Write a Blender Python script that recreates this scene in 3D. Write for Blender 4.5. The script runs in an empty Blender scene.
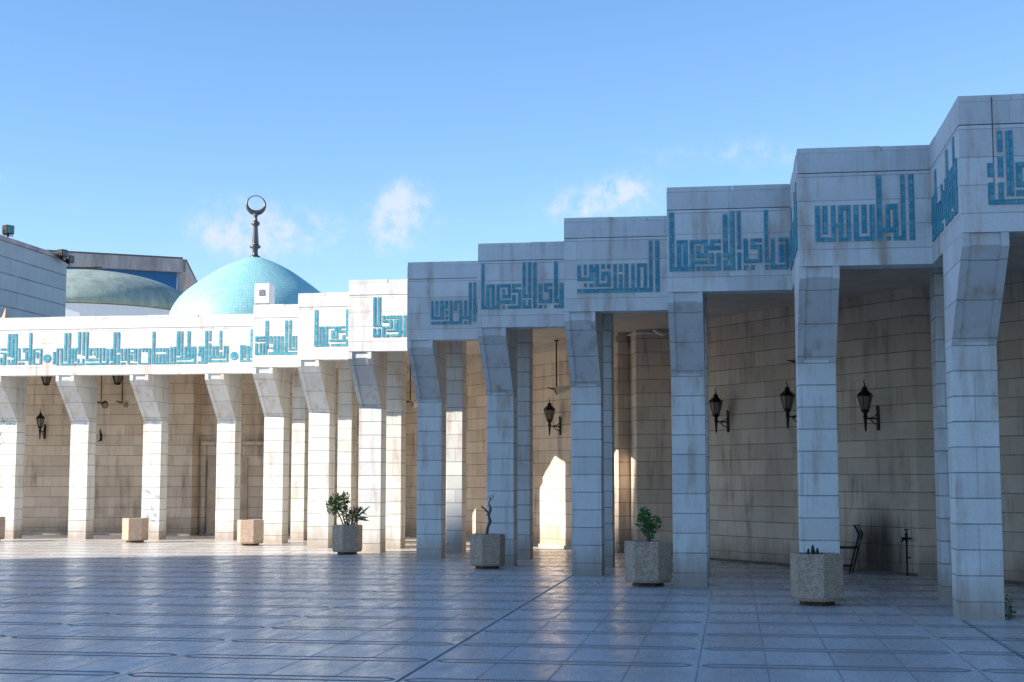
import bpy, bmesh, math, random
from mathutils import Vector, Matrix
random.seed(7)
R = math.radians
scene = bpy.context.scene
COL = scene.collection

# ------------------------------------------------------------------ camera
cd = bpy.data.cameras.new("camera"); cam = bpy.data.objects.new("camera", cd)
COL.objects.link(cam); scene.camera = cam
cd.sensor_width = 36.0; cd.lens = 51.07
cd.clip_start = 0.1; cd.clip_end = 3000
cam.location = (0, 0, 1.6)
cam.rotation_euler = (R(90 + 5.416), 0, R(8.584))

# ------------------------------------------------------------------ light
SUN_A, SUN_E = 25.5, 26.3            # direction the sunlight travels (from +X towards +Y) and its elevation
SKY_STRENGTH = 0.076
w = bpy.data.worlds.new("World"); scene.world = w; w.use_nodes = True
nt = w.node_tree; nt.nodes.clear()
N = nt.nodes.new; Lk = nt.links.new
def wm(op, a, b=None, c=None):
    n = N('ShaderNodeMath'); n.operation = op
    for i, v in enumerate((a, b, c)):
        if v is None: continue
        if isinstance(v, (int, float)): n.inputs[i].default_value = v
        else: Lk(v, n.inputs[i])
    return n.outputs[0]
out = N('ShaderNodeOutputWorld'); bg = N('ShaderNodeBackground'); sky = N('ShaderNodeTexSky')
sky.sky_type = 'NISHITA'; sky.sun_disc = False
sky.sun_elevation = R(SUN_E)
sky.sun_rotation = math.atan2(-math.cos(R(SUN_A)), -math.sin(R(SUN_A))) % (2*math.pi)
sky.altitude = 800; sky.air_density = 1.15; sky.dust_density = 0.15; sky.ozone_density = 2.6
tc = N('ShaderNodeTexCoord'); sep = N('ShaderNodeSeparateXYZ'); Lk(tc.outputs['Generated'], sep.inputs[0])
az = wm('ARCTAN2', sep.outputs[0], sep.outputs[1]); el = wm('ARCSINE', sep.outputs[2])
ns = N('ShaderNodeTexNoise'); ns.inputs['Scale'].default_value = 75; ns.inputs['Detail'].default_value = 10; ns.inputs['Roughness'].default_value = .62
Lk(tc.outputs['Generated'], ns.inputs['Vector'])
tot = None
for (ca, ce, ra, re, st) in [(-13.1,10.3,1.15,.95,1.0),(-12.8,11.2,.8,.6,.8),(-13.5,9.2,1.0,.6,.5),(-17.6,9.5,2.2,1.0,.95),(-19.6,9.7,1.3,.8,.6),(-20.6,9.1,1.3,.8,.45),
                             (-4.9,10.9,1.9,.75,1.0),(-3.9,11.4,.9,.5,.7),(-6.5,10.5,1.3,.5,.45),(-3.0,12.6,1.3,.45,.34),(1.0,12.6,2.2,.6,.75),(-19,10.8,3.5,.5,.25),(-10,10,2.5,.7,.25),(-25.8,10.2,.9,.5,.24),(-28.6,11.2,.8,.3,.3),(14,24,8,3,.3),(-60,16,12,3,.6),(45,14,10,2,.7),(-110,20,14,4,.4)]:
    da = wm('DIVIDE', wm('SUBTRACT', az, R(ca)), R(ra)); de = wm('DIVIDE', wm('SUBTRACT', el, R(ce)), R(re))
    d2 = wm('ADD', wm('MULTIPLY', da, da), wm('MULTIPLY', de, de))
    g = wm('MULTIPLY', wm('EXPONENT', wm('MULTIPLY', d2, -.8)), st)
    tot = g if tot is None else wm('ADD', tot, g)
amt = wm('MULTIPLY', tot, wm('MAXIMUM', wm('MULTIPLY', wm('SUBTRACT', ns.outputs['Fac'], .27), 2.2), 0))
mr = N('ShaderNodeMapRange'); mr.interpolation_type = 'SMOOTHSTEP'; Lk(amt, mr.inputs[0])
mr.inputs[1].default_value = .05; mr.inputs[2].default_value = .95; mr.inputs[3].default_value = 0; mr.inputs[4].default_value = .82
hs = N('ShaderNodeHueSaturation'); Lk(sky.outputs[0], hs.inputs['Color'])
hs.inputs['Saturation'].default_value = 1.08
mx = N('ShaderNodeMix'); mx.data_type = 'RGBA'
Lk(mr.outputs[0], mx.inputs['Factor']); tn = N('ShaderNodeMix'); tn.data_type = 'RGBA'; tn.blend_type = 'MULTIPLY'; tn.inputs['Factor'].default_value = 1
Lk(hs.outputs[0], tn.inputs['A']); tn.inputs['B'].default_value = (.83, .895, 1.02, 1); Lk(tn.outputs['Result'], mx.inputs['A'])
mx.inputs['B'].default_value = (3.5, 3.8, 4.7, 1)
Lk(mx.outputs['Result'], bg.inputs['Color']); bg.inputs['Strength'].default_value = SKY_STRENGTH
Lk(bg.outputs[0], out.inputs[0])

ld = bpy.data.lights.new("sun", 'SUN'); lo = bpy.data.objects.new("sun", ld); COL.objects.link(lo)
ld.energy = 3.3; ld.angle = R(.53); ld.color = (1.0, .89, .76)
tv = Vector((math.cos(R(SUN_A))*math.cos(R(SUN_E)), math.sin(R(SUN_A))*math.cos(R(SUN_E)), -math.sin(R(SUN_E))))
lo.rotation_euler = tv.to_track_quat('-Z', 'Y').to_euler(); lo.location = (-30, -10, 40)

vs = scene.view_settings
vs.view_transform = 'Standard'; vs.look = 'None'; vs.gamma = 1; vs.exposure = 1.6; vs.use_curve_mapping = False

# ------------------------------------------------------------------ mesh helper
class MB:
    def __init__(s): s.v = []; s.f = []; s.uv = []; s.m = []
    def face(s, pts, uv=None, mi=0):
        pts = [Vector(p) for p in pts]
        b = len(s.v); s.v += pts; s.f.append(list(range(b, b+len(pts)))); s.m.append(mi)
        if uv is None:
            n = Vector((0, 0, 0))
            for i in range(len(pts)):
                p, q = pts[i], pts[(i+1) % len(pts)]
                n += p.cross(q)
            if n.length > 0: n.normalize()
            if abs(n.z) > .92: uv = [(p.x, p.y) for p in pts]
            else:
                t = Vector((-n.y, n.x, 0)).normalized()
                uv = [(p.dot(t)+n.x*3.37, p.z) for p in pts]
        s.uv += uv
    def box(s, x0, x1, y0, y1, z0, z1, skip='', mi=0):
        P = lambda x, y, z: (x, y, z)
        if 'f' not in skip: s.face([P(x0,y0,z0),P(x1,y0,z0),P(x1,y0,z1),P(x0,y0,z1)], mi=mi)
        if 'b' not in skip: s.face([P(x1,y1,z0),P(x0,y1,z0),P(x0,y1,z1),P(x1,y1,z1)], mi=mi)
        if 'l' not in skip: s.face([P(x0,y1,z0),P(x0,y0,z0),P(x0,y0,z1),P(x0,y1,z1)], mi=mi)
        if 'r' not in skip: s.face([P(x1,y0,z0),P(x1,y1,z0),P(x1,y1,z1),P(x1,y0,z1)], mi=mi)
        if 't' not in skip: s.face([P(x0,y0,z1),P(x1,y0,z1),P(x1,y1,z1),P(x0,y1,z1)], mi=mi)
        if 'd' not in skip: s.face([P(x0,y1,z0),P(x1,y1,z0),P(x1,y0,z0),P(x0,y0,z0)], mi=mi)
        return s
    def prism_x(s, prof, x0, x1, caps=True):
        # prof: (y,z) counter-clockwise seen from -x side is not required; normals are recalculated
        n = len(prof)
        for i in range(n):
            (ya, za), (yb, zb) = prof[i], prof[(i+1) % n]
            s.face([(x0,ya,za),(x0,yb,zb),(x1,yb,zb),(x1,ya,za)])
        if caps:
            s.face([(x0,y,z) for y, z in prof]); s.face([(x1,y,z) for y, z in reversed(prof)])
        return s
    def lathe(s, prof, seg=16, c=(0,0,0), rot=0, mi=0, smooth=False):
        cx, cy, cz = c
        rings = []
        for r, z in prof:
            rings.append([(cx+r*math.cos(rot+2*math.pi*i/seg), cy+r*math.sin(rot+2*math.pi*i/seg), cz+z) for i in range(seg)])
        for k in range(len(prof)-1):
            for i in range(seg):
                j = (i+1) % seg
                a, b, c2, d = rings[k][i], rings[k][j], rings[k+1][j], rings[k+1][i]
                r0, r1 = prof[k][0], prof[k+1][0]
                if r0 < 1e-5: s.face([a, c2, d], mi=mi)
                elif r1 < 1e-5: s.face([a, b, c2], mi=mi)
                else: s.face([a, b, c2, d], mi=mi)
        if prof[0][0] > 1e-5: s.face(list(reversed(rings[0])), mi=mi)
        if prof[-1][0] > 1e-5: s.face(rings[-1], mi=mi)
        return s
    def tube(s, pts, rad, seg=7, mi=0):
        pts = [Vector(p) for p in pts]
        if not isinstance(rad, (list, tuple)): rad = [rad]*len(pts)
        rings = []
        for i, p in enumerate(pts):
            d = (pts[min(i+1, len(pts)-1)] - pts[max(i-1, 0)]).normalized()
            a = d.cross(Vector((0,0,1))) if abs(d.z) < .95 else d.cross(Vector((1,0,0)))
            a.normalize(); b = d.cross(a)
            rings.append([p + (a*math.cos(2*math.pi*k/seg) + b*math.sin(2*math.pi*k/seg))*rad[i] for k in range(seg)])
        for i in range(len(pts)-1):
            for k in range(seg):
                j = (k+1) % seg
                s.face([rings[i][k], rings[i][j], rings[i+1][j], rings[i+1][k]], mi=mi)
        s.face(list(reversed(rings[0])), mi=mi); s.face(rings[-1], mi=mi)
        return s
    def sphere(s, c, r, seg=10, rings=6, sz=1.0, mi=0):
        return s.lathe([(r*math.sin(math.pi*i/rings), -r*sz*math.cos(math.pi*i/rings)) for i in range(rings+1)], seg, c, mi=mi)
    def build(s, name, mats, parent=None, origin=None, smooth=False, bevel=0, weld=True):
        """World-space vertices; origin is the parent's world location."""
        o = Vector(origin) if origin is not None else Vector((0, 0, 0))
        me = bpy.data.meshes.new(name)
        me.from_pydata([tuple(v - o) for v in s.v], [], s.f)
        ul = me.uv_layers.new(name='UVMap')
        for i, l in enumerate(me.loops): ul.data[i].uv = s.uv[l.vertex_index]
        if not isinstance(mats, (list, tuple)): mats = [mats]
        for m in mats: me.materials.append(m)
        for i, p in enumerate(me.polygons): p.material_index = s.m[i]
        if weld:
            bm = bmesh.new(); bm.from_mesh(me)
            bmesh.ops.remove_doubles(bm, verts=bm.verts, dist=1e-5)
            bmesh.ops.recalc_face_normals(bm, faces=bm.faces)
            bm.to_mesh(me); bm.free()
        if smooth:
            for p in me.polygons: p.use_smooth = True
        ob = bpy.data.objects.new(name, me); COL.objects.link(ob)
        if parent is not None: ob.parent = parent
        else: ob.location = o
        if bevel:
            b = ob.modifiers.new('bevel', 'BEVEL'); b.width = bevel; b.segments = 1; b.limit_method = 'ANGLE'; b.angle_limit = R(40)
        return ob

def thing(name, label, cat, loc=(0,0,0), rz=0, group=None):
    o = bpy.data.objects.new(name, None); COL.objects.link(o)
    o.empty_display_size = .2
    o.location = loc; o.rotation_euler = (0, 0, rz); o['label'] = label; o['category'] = cat
    if group: o['group'] = group
    return o
def tag(o, label=None, cat=None, group=None, kind=None):
    for k, v in (('label', label), ('category', cat), ('group', group), ('kind', kind)):
        if v: o[k] = v
    return o
def copy_tree(o, parent=None):
    c = o.copy(); COL.objects.link(c); c.parent = parent
    for ch in list(o.children): copy_tree(ch, c)
    return c

# ------------------------------------------------------------------ materials
class G:
    """small node-graph helper"""
    def __init__(s, name):
        s.mat = bpy.data.materials.new(name); s.mat.use_nodes = True
        s.nt = s.mat.node_tree; s.b = s.nt.nodes['Principled BSDF']
    def n(s, t, **kw):
        x = s.nt.nodes.new(t)
        for k, v in kw.items(): setattr(x, k, v)
        return x
    def l(s, a, b): s.nt.links.new(a, b)
    def put(s, sock, v):
        if isinstance(v, (int, float, tuple)): sock.default_value = v
        else: s.l(v, sock)
    def m(s, op, a, b=None, c=None, clamp=False):
        x = s.n('ShaderNodeMath', operation=op, use_clamp=clamp)
        for i, v in enumerate((a, b, c)):
            if v is not None: s.put(x.inputs[i], v)
        return x.outputs[0]
    def noise(s, vec, scale, detail=4, rough=.55):
        x = s.n('ShaderNodeTexNoise'); x.inputs['Scale'].default_value = scale
        x.inputs['Detail'].default_value = detail; x.inputs['Roughness'].default_value = rough
        s.l(vec, x.inputs['Vector']); return x.outputs['Fac']
    def mapping(s, vec, scale=(1,1,1), loc=(0,0,0)):
        x = s.n('ShaderNodeMapping'); x.inputs['Scale'].default_value = scale; x.inputs['Location'].default_value = loc
        s.l(vec, x.inputs['Vector']); return x.outputs[0]
    def rng(s, v, a, b, c=0., d=1.):
        x = s.n('ShaderNodeMapRange'); s.l(v, x.inputs[0])
        for i, q in enumerate((a, b, c, d)): x.inputs[i+1].default_value = q
        return x.outputs[0]
    def mix(s, f, a, b, mode='MIX'):
        x = s.n('ShaderNodeMix', data_type='RGBA', blend_type=mode)
        s.put(x.inputs['Factor'], f); s.put(x.inputs['A'], a); s.put(x.inputs['B'], b)
        return x.outputs['Result']
    def pos(s): return s.n('ShaderNodeNewGeometry').outputs['Position']
    def bump(s, h, strength=.3, dist=.01):
        x = s.n('ShaderNodeBump'); x.inputs['Strength'].default_value = strength; x.inputs['Distance'].default_value = dist
        s.l(h, x.inputs['Height']); s.l(x.outputs[0], s.b.inputs['Normal'])
    def set(s, **kw):
        for k, v in kw.items():
            k = {'col': 'Base Color', 'rough': 'Roughness', 'metal': 'Metallic', 'spec': 'Specular IOR Level'}.get(k, k)
            s.put(s.b.inputs[k], v)

def c4(r, g, b): return (r, g, b, 1)
def stone(name, base, warm, vshift=-.2, row=.294, width=.62, stain=.35, mortar=.007, joint=.45, stain_col=(.30,.22,.16), soot=False):
    g = G(name); uv = g.n('ShaderNodeUVMap').outputs[0]
    mp = g.mapping(uv, loc=(0, vshift, 0))
    br = g.n('ShaderNodeTexBrick'); g.l(mp, br.inputs['Vector'])
    br.offset = .37; br.offset_frequency = 3
    br.inputs['Color1'].default_value = c4(*base); br.inputs['Color2'].default_value = c4(*warm)
    br.inputs['Mortar'].default_value = c4(*[x*joint for x in base])
    br.inputs['Scale'].default_value = 1; br.inputs['Mortar Size'].default_value = mortar*.45
    br.inputs['Mortar Smooth'].default_value = .3; br.inputs['Brick Width'].default_value = width; br.inputs['Row Height'].default_value = row
    br.inputs['Bias'].default_value = -.15
    P = g.pos()
    su = g.n('ShaderNodeSeparateXYZ'); g.l(mp, su.inputs[0])
    bt = g.m('FRACT', g.m('ADD', g.m('DIVIDE', su.outputs[1], row), .5))
    bd = g.m('MULTIPLY', g.m('ABSOLUTE', g.m('SUBTRACT', bt, .5)), row)
    bed = g.m('MULTIPLY', g.rng(bd, mortar*.9, mortar*1.5, 1, 0), g.rng(g.noise(P, 2.3, 3, .6), .3, .6, .35, 1))
    # per-block tint, cloudy mottling, fine grain
    n1 = g.noise(g.mapping(P, (1,1,1)), 1.7, 5, .6)
    n2 = g.noise(P, 26, 4, .7)
    n3 = g.noise(g.mapping(P, (5, 5, .55)), 1.0, 5, .65)          # runs of dirt down the face
    c = g.mix(g.rng(n1, .35, .7, 0, .5), br.outputs['Color'], g.mix(1., br.outputs['Color'], c4(.86,.84,.80), 'MULTIPLY'))
    c = g.mix(g.rng(n2, .35, .75, 0, .45), c, g.mix(1., c, c4(.80,.78,.76), 'MULTIPLY'))
    f = g.m('MULTIPLY', g.rng(n3, .49, .68, 0, 1), g.rng(n1, .38, .6, .1, 1))
    f = g.m('MULTIPLY', f, stain, clamp=True)
    c = g.mix(f, c, c4(*stain_col))
    # rising damp in the lowest course, with a ragged edge
    sz = g.n('ShaderNodeSeparateXYZ'); g.l(P, sz.inputs[0])
    dz = g.m('ADD', sz.outputs[2], g.m('MULTIPLY', g.noise(g.mapping(P, (3,3,1)), 1.2, 4), -.75))
    f2 = g.m('MULTIPLY', g.rng(dz, -.30, .16, 1, 0), stain*.9, clamp=True)
    c = g.mix(f2, c, c4(stain_col[0]*.8, stain_col[1]*.8, stain_col[2]*.8))
    c = g.mix(g.m('MULTIPLY', bed, .8), c, c4(*[x*joint*.55 for x in base]))
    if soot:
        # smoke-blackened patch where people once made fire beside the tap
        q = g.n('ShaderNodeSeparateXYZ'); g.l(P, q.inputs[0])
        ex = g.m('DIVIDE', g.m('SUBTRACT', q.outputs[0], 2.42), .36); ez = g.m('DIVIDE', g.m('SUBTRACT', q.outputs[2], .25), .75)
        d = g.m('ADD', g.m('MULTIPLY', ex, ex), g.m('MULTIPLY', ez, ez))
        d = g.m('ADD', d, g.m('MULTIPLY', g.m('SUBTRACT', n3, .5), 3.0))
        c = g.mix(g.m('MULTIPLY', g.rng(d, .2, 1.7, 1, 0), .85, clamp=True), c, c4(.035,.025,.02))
    g.set(col=c, rough=.72, spec=.3)
    h = g.m('ADD', g.m('MULTIPLY', br.outputs['Fac'], -1.0), g.m('MULTIPLY', n2, .25))
    g.bump(h, .5, .006)
    return g.mat
M = {}
M['pier'] = stone('limestone_pier', (.77,.80,.785), (.64,.66,.65), width=.93, stain=.8, stain_col=(.42,.32,.24))
M['corbel'] = stone('limestone_corbel', (.71,.73,.73), (.60,.61,.61), vshift=-.02, row=.40, width=1.7, mortar=.0045, stain=.8, stain_col=(.42,.32,.24))
M['fascia'] = stone('limestone_fascia', (.76,.79,.78), (.63,.65,.645), vshift=-.115, row=.3145, width=.82, stain=.85, stain_col=(.43,.32,.23), mortar=.004, joint=.6)
M['band'] = stone('limestone_band', (.70,.73,.73), (.58,.60,.60), vshift=0, row=2, width=1.03, stain=.5, mortar=.004, joint=.6)
M['inner'] = stone('limestone_inner', (.80,.675,.545), (.65,.53,.415), width=.74, stain=.6, stain_col=(.15,.10,.07), soot=True)
M['block'] = stone('limestone_far', (.40,.46,.49), (.35,.41,.44), row=.55, width=1.3, mortar=.016, stain=.2)
def plain(name, col, rough=.6, metal=0, var=.25, scale=8, spec=.4, bump=0, streak=False):
    g = G(name); P = g.n('ShaderNodeTexCoord').outputs['Object']
    n = g.noise(g.mapping(P, (1,1,.25)) if streak else P, scale, 5, .65)
    d = tuple(x*(1-var) for x in col); l = tuple(min(1, x*(1+var*.5)) for x in col)
    g.set(col=g.mix(g.rng(n, .3, .7), c4(*d), c4(*l)), rough=rough, metal=metal, spec=spec)
    if bump: g.bump(n, bump, .01)
    return g.mat
M['plaster'] = plain('ceiling_plaster', (.60,.55,.49), .9, scale=1.5, var=.18)
M['joint'] = plain('joint_filler', (.16,.13,.11), .9)
M['bed'] = plain('tile_bedding', (.55,.50,.46), .9, scale=30)
M['iron'] = plain('black_iron', (.02,.017,.014), .45, .6)
M['bronze'] = plain('weathered_bronze', (.12,.11,.12), .38, .75, scale=4)
M['steel'] = plain('grey_steel', (.30,.30,.31), .4, .7)
M['white'] = plain('white_enamel', (.78,.78,.76), .5, var=.1)
M['rust'] = plain('rusty_pipe', (.12,.07,.045), .7, .3)
M['blue'] = plain('blue_cladding', (.012,.13,.30), .5, var=.15, scale=.5)
M['concrete'] = plain('grey_concrete', (.42,.38,.36), .85, var=.45, scale=1.2, streak=True)
M['soil'] = plain('dry_soil', (.10,.07,.05), .95, scale=30, bump=.6)
M['bark'] = plain('bark', (.13,.11,.09), .9, scale=30, bump=.5)
M['cord'] = plain('old_paint', (.42,.38,.33), .7)
M['wood'] = plain('grey_door', (.62,.50,.38), .6, scale=3)
M['tan'] = plain('tan_stone', (.38,.30,.21), .8, scale=3)
g = G('lamp_glass'); g.set(col=c4(.35,.30,.22), rough=.25); g.b.inputs['Transmission Weight'].default_value = .55; M['glass'] = g.mat
g = G('teal_glass'); g.set(col=c4(.03,.16,.17), rough=.12); M['teal'] = g.mat
g = G('dark_pane_glass'); g.set(col=c4(.03,.05,.07), rough=.1); M['dark_glass'] = g.mat
# turquoise glazed tiles (letters)
def tile(name, c1, c2, size, rough=.28):
    g = G(name); P = g.pos(); uv = g.n('ShaderNodeUVMap').outputs[0]
    br = g.n('ShaderNodeTexBrick'); g.l(uv, br.inputs['Vector']); br.offset = 0
    br.inputs['Color1'].default_value = c4(*c1); br.inputs['Color2'].default_value = c4(*c2)
    br.inputs['Mortar'].default_value = c4(*[x*.55 for x in c1]); br.inputs['Scale'].default_value = 1
    br.inputs['Brick Width'].default_value = size; br.inputs['Row Height'].default_value = size
    br.inputs['Mortar Size'].default_value = size*.045; br.inputs['Bias'].default_value = -.1
    n = g.noise(P, 9, 4, .7)
    c = g.mix(g.rng(n, .35, .7, 0, .6), br.outputs['Color'], g.mix(1., br.outputs['Color'], c4(.62,.72,.74), 'MULTIPLY'))
    n2 = g.noise(P, 31, 2, .5)
    c = g.mix(g.rng(n2, .70, .74, 0, .8), c, c4(.6,.62,.6))        # chipped glaze
    g.set(col=c, rough=rough, spec=.5); g.bump(br.outputs['Fac'], -.3, .004)
    return g.mat
M['letter'] = tile('turquoise_letter_tile', (.03,.29,.41), (.13,.43,.50), .075, .5)
M['dometile'] = tile('turquoise_dome_tile', (.27,.58,.61), (.34,.63,.645), .12, .55)
# verdigris copper
g = G('verdigris'); P = g.n('ShaderNodeTexCoord').outputs['Object']
n = g.noise(g.mapping(P, (.5,.5,.35)), 1.3, 6, .7); n2 = g.noise(g.mapping(P, (2.2,2.2,.25)), 1.0, 4, .6)
c = g.mix(g.rng(n, .35, .65), c4(.20,.27,.24), c4(.33,.41,.35)); c = g.mix(g.rng(n2, .5, .75, 0, .6), c, c4(.10,.12,.11))
g.set(col=c, rough=.65); M['copper'] = g.mat
# exposed aggregate
g = G('exposed_aggregate'); P = g.n('ShaderNodeTexCoord').outputs['Object']
v = g.n('ShaderNodeTexVoronoi'); v.inputs['Scale'].default_value = 85; g.l(P, v.inputs['Vector'])
sp = g.n('ShaderNodeSeparateXYZ'); g.l(v.outputs['Color'], sp.inputs[0])
n = g.noise(P, 5, 4, .6)
c = g.mix(g.rng(sp.outputs[0], .25, .75), c4(.40,.29,.20), c4(.56,.46,.37)); c = g.mix(g.rng(sp.outputs[1], .80, .84), c, c4(.30,.20,.13))
c = g.mix(g.rng(n, .35, .7, 0, .5), c, g.mix(1., c, c4(.72,.70,.68), 'MULTIPLY'))
g.set(col=c, rough=.85); g.bump(v.outputs['Distance'], .6, .006); M['aggregate'] = g.mat
# leaves
def leafm(name, a, b):
    g = G(name); oi = g.n('ShaderNodeTexCoord').outputs['Object']; n = g.noise(oi, 14, 2)
    g.set(col=g.mix(g.rng(n, .35, .65), c4(*a), c4(*b)), rough=.55); g.b.inputs['Transmission Weight'].default_value = .0
    return g.mat
M['leaf'] = leafm('green_leaf', (.035,.085,.022), (.09,.16,.045))
M['leaf2'] = leafm('bright_leaf', (.03,.12,.02), (.07,.22,.04))
M['leaf3'] = leafm('olive_leaf', (.07,.10,.05), (.15,.19,.09))
# ---- polished courtyard paving: slabs, pointed inlay bands, expansion joints
g = G('polished_paving'); P = g.pos(); sp = g.n('ShaderNodeSeparateXYZ'); g.l(P, sp.inputs[0])
X, Y = sp.outputs[0], sp.outputs[1]
def tri(v, period, off):   # distance to the nearest multiple of period
    t = g.m('ADD', g.m('DIVIDE', g.m('SUBTRACT', v, off), period), .5)
    return g.m('MULTIPLY', g.m('ABSOLUTE', g.m('SUBTRACT', g.m('FRACT', t), .5)), period)
ry = tri(Y, 1.263, 12.813); rx = tri(X, 2.326, -.325); rs = tri(X, .5815, -.31)
half = g.m('MINIMUM', g.m('SUBTRACT', rx, .03), .105)
dline = g.m('ABSOLUTE', g.m('SUBTRACT', ry, half))
band = g.m('MULTIPLY', g.rng(dline, .022, .042, 1, 0), g.rng(rx, .03, .05, 0, 1))
inside = g.rng(g.m('SUBTRACT', half, ry), -.005, .01, 0, 1)
slab = g.m('MULTIPLY', g.m('MULTIPLY', g.rng(rs, .004, .010, 1, 0), .75), g.m('SUBTRACT', 1, inside))
ej = g.rng(g.m('MINIMUM', g.m('MINIMUM', tri(X, 6.9, -2.65), g.m('ADD', g.m('ABSOLUTE', g.m('SUBTRACT', X, 2.56)), g.rng(Y, 17.35, 17.4, 0, 1))), g.m('ABSOLUTE', g.m('SUBTRACT', Y, 44.))), .010, .018, 1, 0)
cell = g.n('ShaderNodeTexWhiteNoise', noise_dimensions='2D')
cv = g.n('ShaderNodeCombineXYZ')
g.put(cv.inputs[0], g.m('FLOOR', g.m('DIVIDE', g.m('ADD', X, .31), .5815)))
g.put(cv.inputs[1], g.m('FLOOR', g.m('ADD', g.m('DIVIDE', g.m('SUBTRACT', Y, 12.813), 1.263), .0)))
g.l(cv.outputs[0], cell.inputs['Vector'])
n1 = g.noise(g.mapping(P, (1,.35,1)), .9, 6, .65); n2 = g.noise(g.mapping(P, (3.2,1.0,1)), 1.6, 5, .7); n3 = g.noise(P, 14, 3, .7)
c = g.mix(cell.outputs['Value'], c4(.55,.54,.51), c4(.66,.645,.615))
c = g.mix(g.rng(n1, .36, .66, 0, .65), c, c4(.46,.44,.41))
c = g.mix(g.rng(n2, .52, .72, 0, .6), c, c4(.34,.32,.30))
c = g.mix(g.m('MULTIPLY', g.rng(n3, .62, .70, 0, .5), g.rng(n1, .45, .6)), c, c4(.20,.17,.15))
c = g.mix(g.m('MULTIPLY', inside, .5), c, c4(.36,.33,.31))
c = g.mix(g.m('MULTIPLY', slab, .75), c, c4(.12,.105,.10))
c = g.mix(g.m('MULTIPLY', band, .6), c, c4(.06,.065,.08))
c = g.mix(g.m('MULTIPLY', ej, .7), c, c4(.05,.05,.05))
rg = g.m('ADD', g.m('ADD', .20, g.rng(n2, .4, .7, 0, .16)), g.m('MULTIPLY', cell.outputs['Value'], .06))
rg = g.m('ADD', rg, g.m('MULTIPLY', g.m('MAXIMUM', g.m('MAXIMUM', band, slab), ej), .4))
lines = g.m('MAXIMUM', g.m('MAXIMUM', band, g.m('MULTIPLY', slab, .8)), ej)
g.set(col=c, rough=rg, spec=g.m('MULTIPLY', g.m('SUBTRACT', 1, lines), .30))
wav = g.noise(g.mapping(P, (.55,1.3,1)), 1.2, 3, .5)
hgt = g.m('ADD', g.m('MULTIPLY', wav, 1.0), g.m('MULTIPLY', n3, .05))
hgt = g.m('SUBTRACT', hgt, g.m('MULTIPLY', g.m('MAXIMUM', g.m('MAXIMUM', band, slab), ej), .12))
hgt = g.m('ADD', hgt, g.m('MULTIPLY', cell.outputs['Value'], .06))
g.bump(hgt, .30, .016)
M['paving'] = g.mat

# ================================================================== SETTING
# courtyard paving: one sheet, large enough to reach the horizon
mb = MB(); mb.face([(-700,-700,0),(700,-700,0),(700,700,0),(-700,700,0)])
fl = mb.build('courtyard_paving', M['paving'], weld=False); tag(fl, 'pale polished stone courtyard paving with pointed dark inlay bands', 'paving', kind='structure')

# ---- main dimensions of the arcade (metres)
Z_SPRING, Z_NOSE, Z_SOFFIT, Z_GROOVE, Z_TOP, Z_CEIL = 3.144, 4.15, 4.306, 5.505, 5.8465, 4.80
OV, PW, PD, FT = .98, .505, .48, .34          # overhang, pier width, pier depth, fascia thickness
ST = {'B': (-11.533,33.989), 'C': (-9.789,31.978), 'D': (-8.073,30.033), 'E': (-6.274,27.757), 'F': (-4.486,25.599),
      'G': (-2.667,23.366), 'H': (-.893,21.088), 'I': (.884,18.770), 'J': (2.542,16.414), 'K': (4.33,14.13), 'L': (6.12,11.85)}
ORD = 'BCDEFGHIJKL'
YA = 35.82; A_LEFT = -27.0
arc = thing('arcade', 'long stepped pale stone arcade with turquoise Kufic lettering round the courtyard', 'arcade', (-8, 34, 0))
AO = arc.location.copy()

def pier(a, yf, corbel=True):
    """a = left edge, yf = facade plane; shaft front stands OV behind it."""
    ys, yb = yf+OV, yf+OV+PD
    m = MB()
    if not corbel:
        m.box(a+.15, a+PW, ys, yb, 0, Z_CEIL-.004, skip='d'); return m.build('pier', M['pier'], arc, AO, bevel=.006)
    m.box(a, a+PW, ys, yb, 0, Z_SPRING, skip='td')
    p = m.build('pier', M['pier'], arc, AO, bevel=.006)
    k = MB(); f = yf+.012; d = .035; wch = .085
    prof = [(ys, Z_SPRING), (f, Z_NOSE), (f, Z_SOFFIT-.003), (yb, Z_SOFFIT-.003), (yb, Z_SPRING)]
    prof2 = [(ys, Z_SPRING+.0), (ys+.004, Z_SPRING+d*1.1), (f+d, Z_NOSE+.02), (f+d, Z_SOFFIT-.003), (yb, Z_SOFFIT-.003), (yb, Z_SPRING)]
    k.prism_x(prof, a, a+wch); k.prism_x(prof, a+PW-wch, a+PW); k.prism_x(prof2, a+wch, a+PW-wch)
    k.box(a+.02, a+PW-.001, yf+FT+.003, yb-.001, Z_SOFFIT-.0035, Z_CEIL-.004, skip='d')
    k.build('corbel', M['corbel'], p, AO, weld=True)
    return p
def pier_all():
    a = -13.43
    while a > A_LEFT: pier(a, YA); a -= 2.045
    for k in ORD:
        ak, yk = ST[k]; pier(ak, yk)
    for k0, k in zip('A'+ORD[:-1], ORD):          # the pier at the right-hand end of each facet, straight behind the next corner
        ak = ST[k][0]; yk = YA if k0 == 'A' else ST[k0][1]
        pier(ak, yk, corbel=False)
pier_all()

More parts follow.
